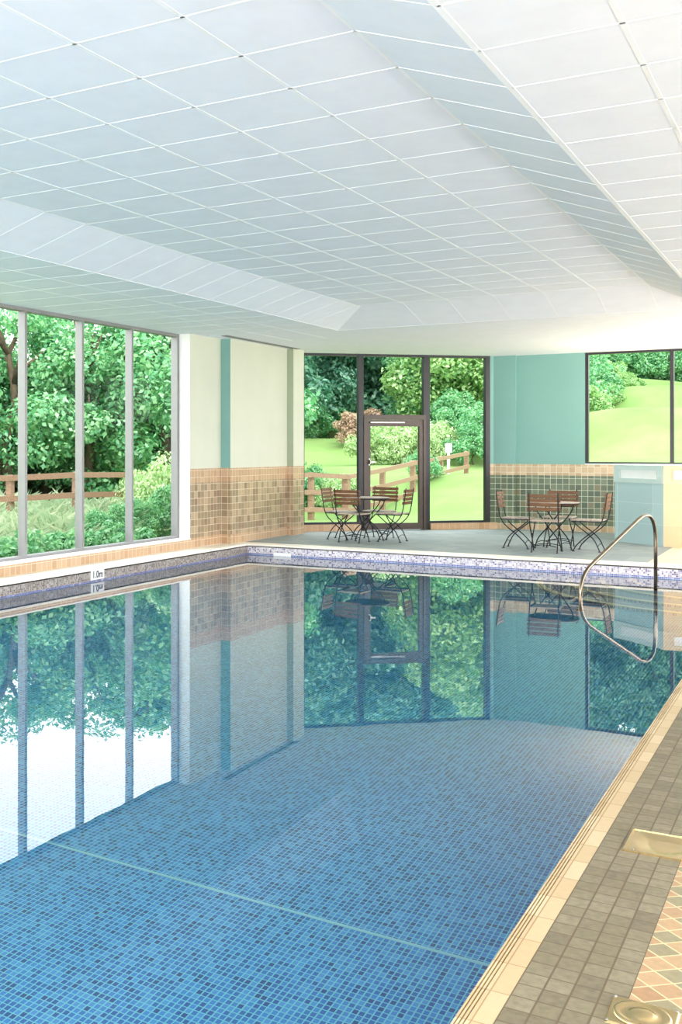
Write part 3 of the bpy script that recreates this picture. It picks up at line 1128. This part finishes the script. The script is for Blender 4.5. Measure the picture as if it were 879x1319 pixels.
def crown_mesh(name, mat, n, rx, z_lo, z_hi, leaf, blobs, blob_r, spread=1.0):
    """leaf clumps inside an egg-shaped crown"""
    bl = []
    while len(bl) < blobs:
        p = RNG.uniform(-1, 1, 3)
        e = np.linalg.norm(p)
        if e < 1 and e > .35:
            taper = 1 - .35 * max(0, p[2])
            bl.append((p[0] * rx * taper, p[1] * rx * taper, (z_lo + z_hi) / 2 + p[2] * (z_hi - z_lo) / 2))
    bl = np.array(bl)
    br = RNG.uniform(.6, 1.25, blobs) * blob_r
    which = RNG.integers(0, blobs, n)
    d = RNG.normal(size=(n, 3))
    d /= np.linalg.norm(d, axis=1, keepdims=True)
    rr = RNG.uniform(.55, 1.08, (n, 1))
    c = bl[which] + d * br[which][:, None] * rr * np.array([1, 1, .8])
    c[:, 2] = np.maximum(c[:, 2], .04)
    nrm = d * .7 + RNG.normal(size=(n, 3)) * .5 + np.array([0, 0, .55])
    return quads_mesh(name, c, nrm, leaf, mat)


def trunk_mesh(h, r):
    m = MB()
    pts = [Vector((random.uniform(-.08, .08) * k, random.uniform(-.08, .08) * k, h * k / 6)) for k in range(7)]
    m.tube(pts, [r * (1.25 - .16 * k) for k in range(7)], n=9)
    for i in range(7):
        a = random.uniform(0, 2 * PI)
        k = random.randint(2, 5)
        b = pts[k]
        L = h * random.uniform(.25, .45)
        e = b + Vector((math.cos(a) * L * .7, math.sin(a) * L * .7, L * .7))
        m.tube([b, (b + e) / 2 + Vector((0, 0, .1)), e], [r * .5, r * .35, r * .12], n=6)
    o = m.build('trunk', M['bark'])
    me = o.data
    bpy.data.objects.remove(o)
    return me


CR = {}
CR['tall'] = [crown_mesh('foliage', M['leaf_mid'], 15000, 2.2, .3, 5.6, .082, 50, .68) for _ in range(3)]
CR['dark'] = [crown_mesh('foliage', M['leaf_dark'], 20000, 2.5, .3, 7.2, .11, 60, .85) for _ in range(3)]
CR['bright'] = [crown_mesh('foliage', M['leaf_lime'], 17000, 2.3, .2, 6.2, .10, 50, .75) for _ in range(2)]
CR['russet'] = [crown_mesh('foliage', M['leaf_red'], 5000, 1.3, .2, 2.8, .10, 26, .45)]
CR['shrub'] = [crown_mesh('foliage', M['leaf_mid'], 6000, 1.0, .05, 1.7, .055, 28, .36) for _ in range(2)]
CR['lime'] = [crown_mesh('foliage', M['leaf_lime'], 6500, 1.1, .05, 1.5, .07, 28, .36) for _ in range(2)]
CR['pale'] = [crown_mesh('foliage', M['leaf_pale'], 6500, 1.1, .05, 1.5, .06, 30, .36) for _ in range(2)]
CR['ivy'] = [crown_mesh('foliage', M['leaf_mid'], 2600, .75, .02, .55, .05, 20, .18) for _ in range(2)]
TRK = {'tall': trunk_mesh(5.0, .16), 'dark': trunk_mesh(5.5, .18), 'bright': trunk_mesh(4.2, .15), 'russet': trunk_mesh(1.8, .06), 'shrub': trunk_mesh(.9, .03)}
TRK['lime'] = TRK['pale'] = TRK['shrub']
TRK['ivy'] = trunk_mesh(.26, .015)
seen_count = {}


def plant(kind, px, d, sc, name, label, cat, group=None, sz=None, dz=0.0):
    p = at(px, d)
    z = float(ground_z(p.x, p.y)) + dz
    root = empty(name, (p.x, p.y, z - .03), random.uniform(0, 2 * PI))
    root.scale = (sc, sc, sc if sz is None else sz)
    tag(root, label, cat, group)
    ms = CR[kind]
    k = seen_count[kind] = seen_count.get(kind, -1) + 1
    for me, nm in ((ms[k % len(ms)], 'foliage'), (TRK[kind], 'trunk')):
        o = bpy.data.objects.new(nm, me)
        COL.objects.link(o)
        o.parent = root
    return root


WOOD_L = 'leafy green tree in the dense wood behind the fence outside the long window wall'
WOOD_C = 'dark green tree on the bank beyond the glass door'
WOOD_R = 'dark green tree along the top of the lawn beyond the picture window'
for (px, d, s) in ((-470, 29, .95), (-380, 27.5, .9), (-310, 29.5, 1.0), (-240, 27.5, .92), (-170, 30, .98), (-105, 28, .9), (-45, 30, .95), (10, 28, .92), (62, 30.5, 1.0),
                   (112, 28.5, .9), (160, 30.5, 1.02), (208, 29, .98), (255, 31, 1.05), (300, 30, .95), (-420, 34, 1.0), (-200, 34, 1.0), (-75, 34, 1.02), (35, 34, 1.0), (135, 34, 1.05), (232, 35, 1.1)):
    plant('tall' if d < 32 else 'dark', px, d, s, 'wood_tree', WOOD_L, 'tree', 'wood trees outside the long window wall', sz=s if d < 32 else s * .5)
for (px, d, s) in ((340, 45, 1.05), (385, 49, 1.05), (425, 52, 1.15), (470, 52, 1.1), (515, 50, 1.1), (555, 51, 1.1), (400, 58, 1.2), (490, 59, 1.25), (580, 58, 1.2), (640, 54, 1.1), (350, 56, 1.2)):
    plant('dark', px, d, s, 'bank_tree', WOOD_C, 'tree', 'trees on the bank beyond the glass door', sz=s * 1.05)
plant('bright', 612, 43, 1.0, 'bank_tree', 'large yellow-green tree beyond the end of the fence', 'tree')
plant('bright', 580, 44, .95, 'bank_tree', 'yellow-green tree behind the last fence posts', 'tree')
for (px, d, s, tx) in ((611, 36.5, .8, 'green shrub just past the end post of the fence'), (634, 37.5, 1.0, 'green shrub on the lawn edge against the right frame of the glass wall'), (590, 40, 1.0, 'green shrub behind the last length of fence')):
    plant('shrub', px, d, s, 'bank_shrub', tx, 'shrub')
plant('tall', 548, 45, .8, 'bank_tree', 'mid green tree over the pale shrubs, right of the door', 'tree')
plant('russet', 451, 42, .46, 'russet_bush', 'brownish pink bush on the bank beside the door frame', 'bush')
plant('russet', 478, 44.5, .42, 'russet_bush', 'smaller brownish pink bush seen through the pane above the door', 'bush')
for (px, d, s) in ((398, 47.5, .8), (425, 48, .75)):
    plant('shrub', px, d, s * 1.2, 'bank_shrub', 'rounded green shrub along the top of the little lawn', 'shrub', 'shrubs along the top of the little lawn')
for (px, d, s) in ((468, 42.5, .62), (492, 42, .6), (515, 41.8, .62), (538, 41.5, .6)):
    plant('lime', px, d, s, 'bank_shrub', 'yellow-green shrub in the hedge seen through the top of the door', 'shrub', 'yellow-green hedge shrubs behind the door')
for (px, d, s, t) in ((428, 28.3, .44, 'pale shrub behind the left of the fence, beside the door frame'), (454, 28.8, .46, 'pale shrub behind the thick fence post'),
                      (482, 36.5, .7, 'pale flowering shrub seen through the left of the door'), (510, 37, .75, 'pale flowering shrub seen through the middle of the door'),
                      (536, 37, .72, 'pale flowering shrub seen through the right of the door'), (568, 38, .7, 'pale flowering shrub behind the fence, right of the door')):
    plant('pale', px, d, s, 'flowering_shrub', t, 'shrub', sz=s * 1.25)
plant('shrub', 404, 29, .62, 'garden_shrub', 'low green shrub under the fence near the cream pilaster', 'shrub')
plant('shrub', 545, 31, .5, 'garden_shrub', 'low green shrub under the fence rails, right of the door glass', 'shrub')
for (px, d, s) in ((742, 60, .9), (770, 62, 1.0), (805, 61, .85), (842, 62, .9), (848, 57, .7), (872, 57, .65), (880, 61, .9), (925, 62, 1.0), (975, 60, 1.0), (690, 60, 1.1), (1030, 60, 1.1), (1090, 58, 1.1), (820, 68, 1.1), (900, 69, 1.1)):
    plant('dark', px, d, s, 'hill_tree', WOOD_R, 'tree', 'trees along the top of the lawn', sz=s * 1.4)
for (px, d, s) in ((775, 55, .9), (800, 55, .9), (822, 55, .8), (845, 55, .85), (868, 55, .8), (890, 55, .85), (915, 55, .85), (950, 55, .9)):
    plant('shrub', px, d, s * 1.3, 'hill_shrub', 'dark rounded shrub where the lawn meets the trees', 'shrub', 'shrubs where the lawn meets the trees')
SB_L = 'light green bush in the bank of bushes on the lawn slope, behind the picture window'
for (px, d, s) in ((756, 40, .85), (768, 42, .75), (779, 44, .66), (792, 46, .55), (805, 48, .5), (818, 50, .45), (752, 45, 1.2), (768, 48, 1.0), (786, 51, .85), (738, 43, 1.3)):
    plant('lime' if s < .9 else 'shrub', px, d, s, 'slope_bush', SB_L, 'bush', 'bushes on the lawn slope')
# beside the long windows
for (px, d, s, sh, t) in ((122, 18.0, .36, .38, 'low green bush at the foot of the third tall window, close to its bar'), (146, 18.3, .40, .42, 'round green bush in the middle of the third tall window'),
                          (176, 18.8, .42, .47, 'dark green bush behind the bar beside the last tall window'), (204, 19.2, .46, .56, 'taller green bush in the middle of the last tall window'),
                          (222, 19.8, .44, .56, 'green bush against the edge of the last tall window'), (204, 22.5, .62, .95, 'light bush rising behind the bushes at the last window'),
                          (182, 23, .5, .75, 'smaller light bush behind the bar of the last window')):
    plant('pale' if 'light' in t else 'shrub', px, d, s, 'window_bush', t, 'bush', sz=sh)
for i, (px, d, s) in enumerate(((-60, 14.4, .8), (-20, 14.7, .8), (12, 15.0, .8), (40, 15.5, .75), (66, 15.9, .75), (92, 16.2, .7), (122, 16.7, .75), (150, 17.2, .75), (-110, 13.8, .8))):
    plant('ivy', px, d, s, 'ivy_clump', 'low clump of green ivy leaves along the foot of the long windows', 'ivy', 'ivy along the foot of the long windows', sz=s * 1.1)

# long pale grass between the windows and the fence
n = 16000
px_ = RNG.uniform(-260, 235, n)
d_ = RNG.uniform(15.5, 26, n)
rr_ = (px_ - PX) * d_ / F
bx, by = rr_ * C_ - d_ * S_, rr_ * S_ + d_ * C_
keep = bx < -9.9
bx, by = bx[keep], by[keep]
n = len(bx)
bz = ground_z(bx, by)
hh = RNG.uniform(.15, .5, n) * np.where(RNG.random(n) < .15, 1.4, 1)
an = RNG.uniform(0, 2 * PI, n)
lean = RNG.normal(size=(n, 2)) * .16
w = .006
b0 = np.stack([bx - np.cos(an) * w, by - np.sin(an) * w, bz - .02], 1)
b1 = np.stack([bx + np.cos(an) * w, by + np.sin(an) * w, bz - .02], 1)
b2 = np.stack([bx + lean[:, 0] + np.cos(an) * w * .6, by + lean[:, 1] + np.sin(an) * w * .6, bz + hh * .6], 1)
b3 = np.stack([bx + lean[:, 0] * 2.6, by + lean[:, 1] * 2.6, bz + hh], 1)
pp = np.stack([b0, b1, b2, b3], 1).reshape(-1, 3)
me = bpy.data.meshes.new('long_grass')
me.from_pydata(pp.tolist(), [], [(4 * i, 4 * i + 1, 4 * i + 2, 4 * i + 3) for i in range(n)])
me.materials.append(M['grassy'])
go = bpy.data.objects.new('long_grass', me)
COL.objects.link(go)
tag(go, 'pale long grass growing between the windows and the wooden fence', 'grass', kind='stuff')

# post and rail fence
FP = [(-250, 20.0), (-170, 20.4), (-80, 20.8), (13, 21.4), (98, 22.3), (180, 23.4), (255, 24.3), (328, 25.0), (401, 25.8), (446, 26.4), (493, 28.0), (532, 29.8), (568, 31.8), (601, 34.2)]
top_y = {13: 613, 98: 609, 401: 609, 446: 612, 493: 603, 532: 594, 568: 588.5, 601: 582}
root = empty('wooden_fence', at(446, 26.4))
tag(root, 'brown post and rail fence crossing the garden outside the windows and door', 'fence')
o_ = root.location.copy()
tops = []
for px, d in FP:
    p = at(px, d)
    yt = np.interp(px, [-250, 13, 98, 401, 446, 493, 532, 568, 601], [616, 613, 609, 609.5, 612, 603, 594, 588.5, 582])
    p.z = H - (yt - HY) * d / F
    tops.append(p)
for i, p in enumerate(tops):
    g = float(ground_z(p.x, p.y)) - .15
    m = MB()
    wd = .075 if FP[i][0] == 446 else .06
    q = p - o_
    m.prism([(q.x - wd, q.y - wd), (q.x + wd, q.y - wd), (q.x + wd, q.y + wd), (q.x - wd, q.y + wd)], g, q.z + .02, 0, .02)
    m.build('post', M['fence'], root)
for i in range(len(tops) - 1):
    for k in range(3):
        a, b = tops[i] - o_, tops[i + 1] - o_
        dz = Vector((0, 0, -.04 - .40 * k))
        a, b = a + dz, b + dz
        t = (b - a)
        L = t.length
        t.normalize()
        side = t.cross(Vector((0, 0, 1))).normalized()
        # toward the building
        if side.dot(Vector((0, 0, 0)) - (a + o_)) < 0:
            side = -side
        up = side.cross(t).normalized()
        m = MB()
        m.obox((a + b) / 2 + side * .075, t * (L / 2 + .03), side * .022, up * .055)
        m.build('rail', M['fence'], root)

# small white marker post beyond the fence
p = at(578, 33.5)
root = empty('marker_post', (p.x, p.y, float(ground_z(p.x, p.y)) - .05), YAW)
tag(root, 'small white marker post behind the fence, right of the glass door', 'post')
mb = MB()
mb.box((-.035, -.035, 0), (.035, .035, .72), 0, .01)
mb.build('post', M['plastic'], root)
mb = MB()
mb.box((-.085, -.07, .70), (.085, .07, .98), 0, .02)
mb.build('post_head', M['plastic'], root)

# ------------------------------------------------------------------ light
w = bpy.data.worlds.new('world')
SC.world = w
w.use_nodes = True
nt = w.node_tree
nt.nodes.clear()
tc = nt.nodes.new('ShaderNodeTexCoord')
sp = nt.nodes.new('ShaderNodeSeparateXYZ')
nt.links.new(tc.outputs['Generated'], sp.inputs[0])
rp = nt.nodes.new('ShaderNodeValToRGB')
rp.color_ramp.elements[0].position = 0.0
rp.color_ramp.elements[0].color = (1, 1, 1, 1)
rp.color_ramp.elements[1].position = .9
rp.color_ramp.elements[1].color = (.86, .93, 1, 1)
nt.links.new(sp.outputs[2], rp.inputs[0])
bg = nt.nodes.new('ShaderNodeBackground')
bg.inputs[1].default_value = 3.2
nt.links.new(rp.outputs[0], bg.inputs[0])
wo = nt.nodes.new('ShaderNodeOutputWorld')
nt.links.new(bg.outputs[0], wo.inputs[0])

su = bpy.data.lights.new('sun', 'SUN')
su.energy = 1.5
su.angle = math.radians(12)
su.color = (1, .97, .9)
so = bpy.data.objects.new('sun', su)
COL.objects.link(so)
so.rotation_euler = (math.radians(42), 0, math.radians(30))

def window_light(name, loc, rot, sx, sy, watts, col=(1, .945, .985)):
    la = bpy.data.lights.new(name, 'AREA')
    la.shape = 'RECTANGLE'
    la.size, la.size_y = sx, sy
    la.energy = watts
    la.color = col
    o = bpy.data.objects.new(name, la)
    COL.objects.link(o)
    o.location = loc
    o.rotation_euler = rot
    return o


# added area lights just inside the side and rear windows, to brighten the hall
for y, wt in ((-.1, 60), (5.3, 60), (10.7, 75), (16.1, 150), (20.5, 150)):
    window_light('window_daylight', (XE - .06, y, 1.7), (0, math.radians(90), 0), 2.9, 4.8 if y < 20 else 3.0, wt)
for x in (-6.2, -2.0, 2.2):
    window_light('window_daylight', (x, YB + .06, 1.7), (math.radians(90), 0, 0), 3.7, 2.9, 200)
window_light('cove_uplight', (-2.2, YB + .5, 1.6), (math.radians(180), 0, 0), 11.5, .25, 420)  # added uplight behind the camera, lifts the ceiling brightness
window_light('spa_glow', (-1.65, 20.9, .85), (math.radians(180), 0, 0), 2.0, .9, 85, (1, .82, .68))
window_light('cove_uplight', (XE - .5, 12, 1.6), (0, math.radians(180), 0), .2, 18, 430)  # another added strip out of view, washes the ceiling from the side

SC.view_settings.view_transform = 'Standard'
SC.view_settings.look = 'None'
SC.view_settings.gamma = 1
SC.view_settings.use_curve_mapping = False
SC.view_settings.exposure = .55
cy = SC.cycles
cy.max_bounces = 14
cy.diffuse_bounces = 7
cy.transmission_bounces = 8
cy.glossy_bounces = 6
cy.transparent_max_bounces = 16
cy.sample_clamp_indirect = 6
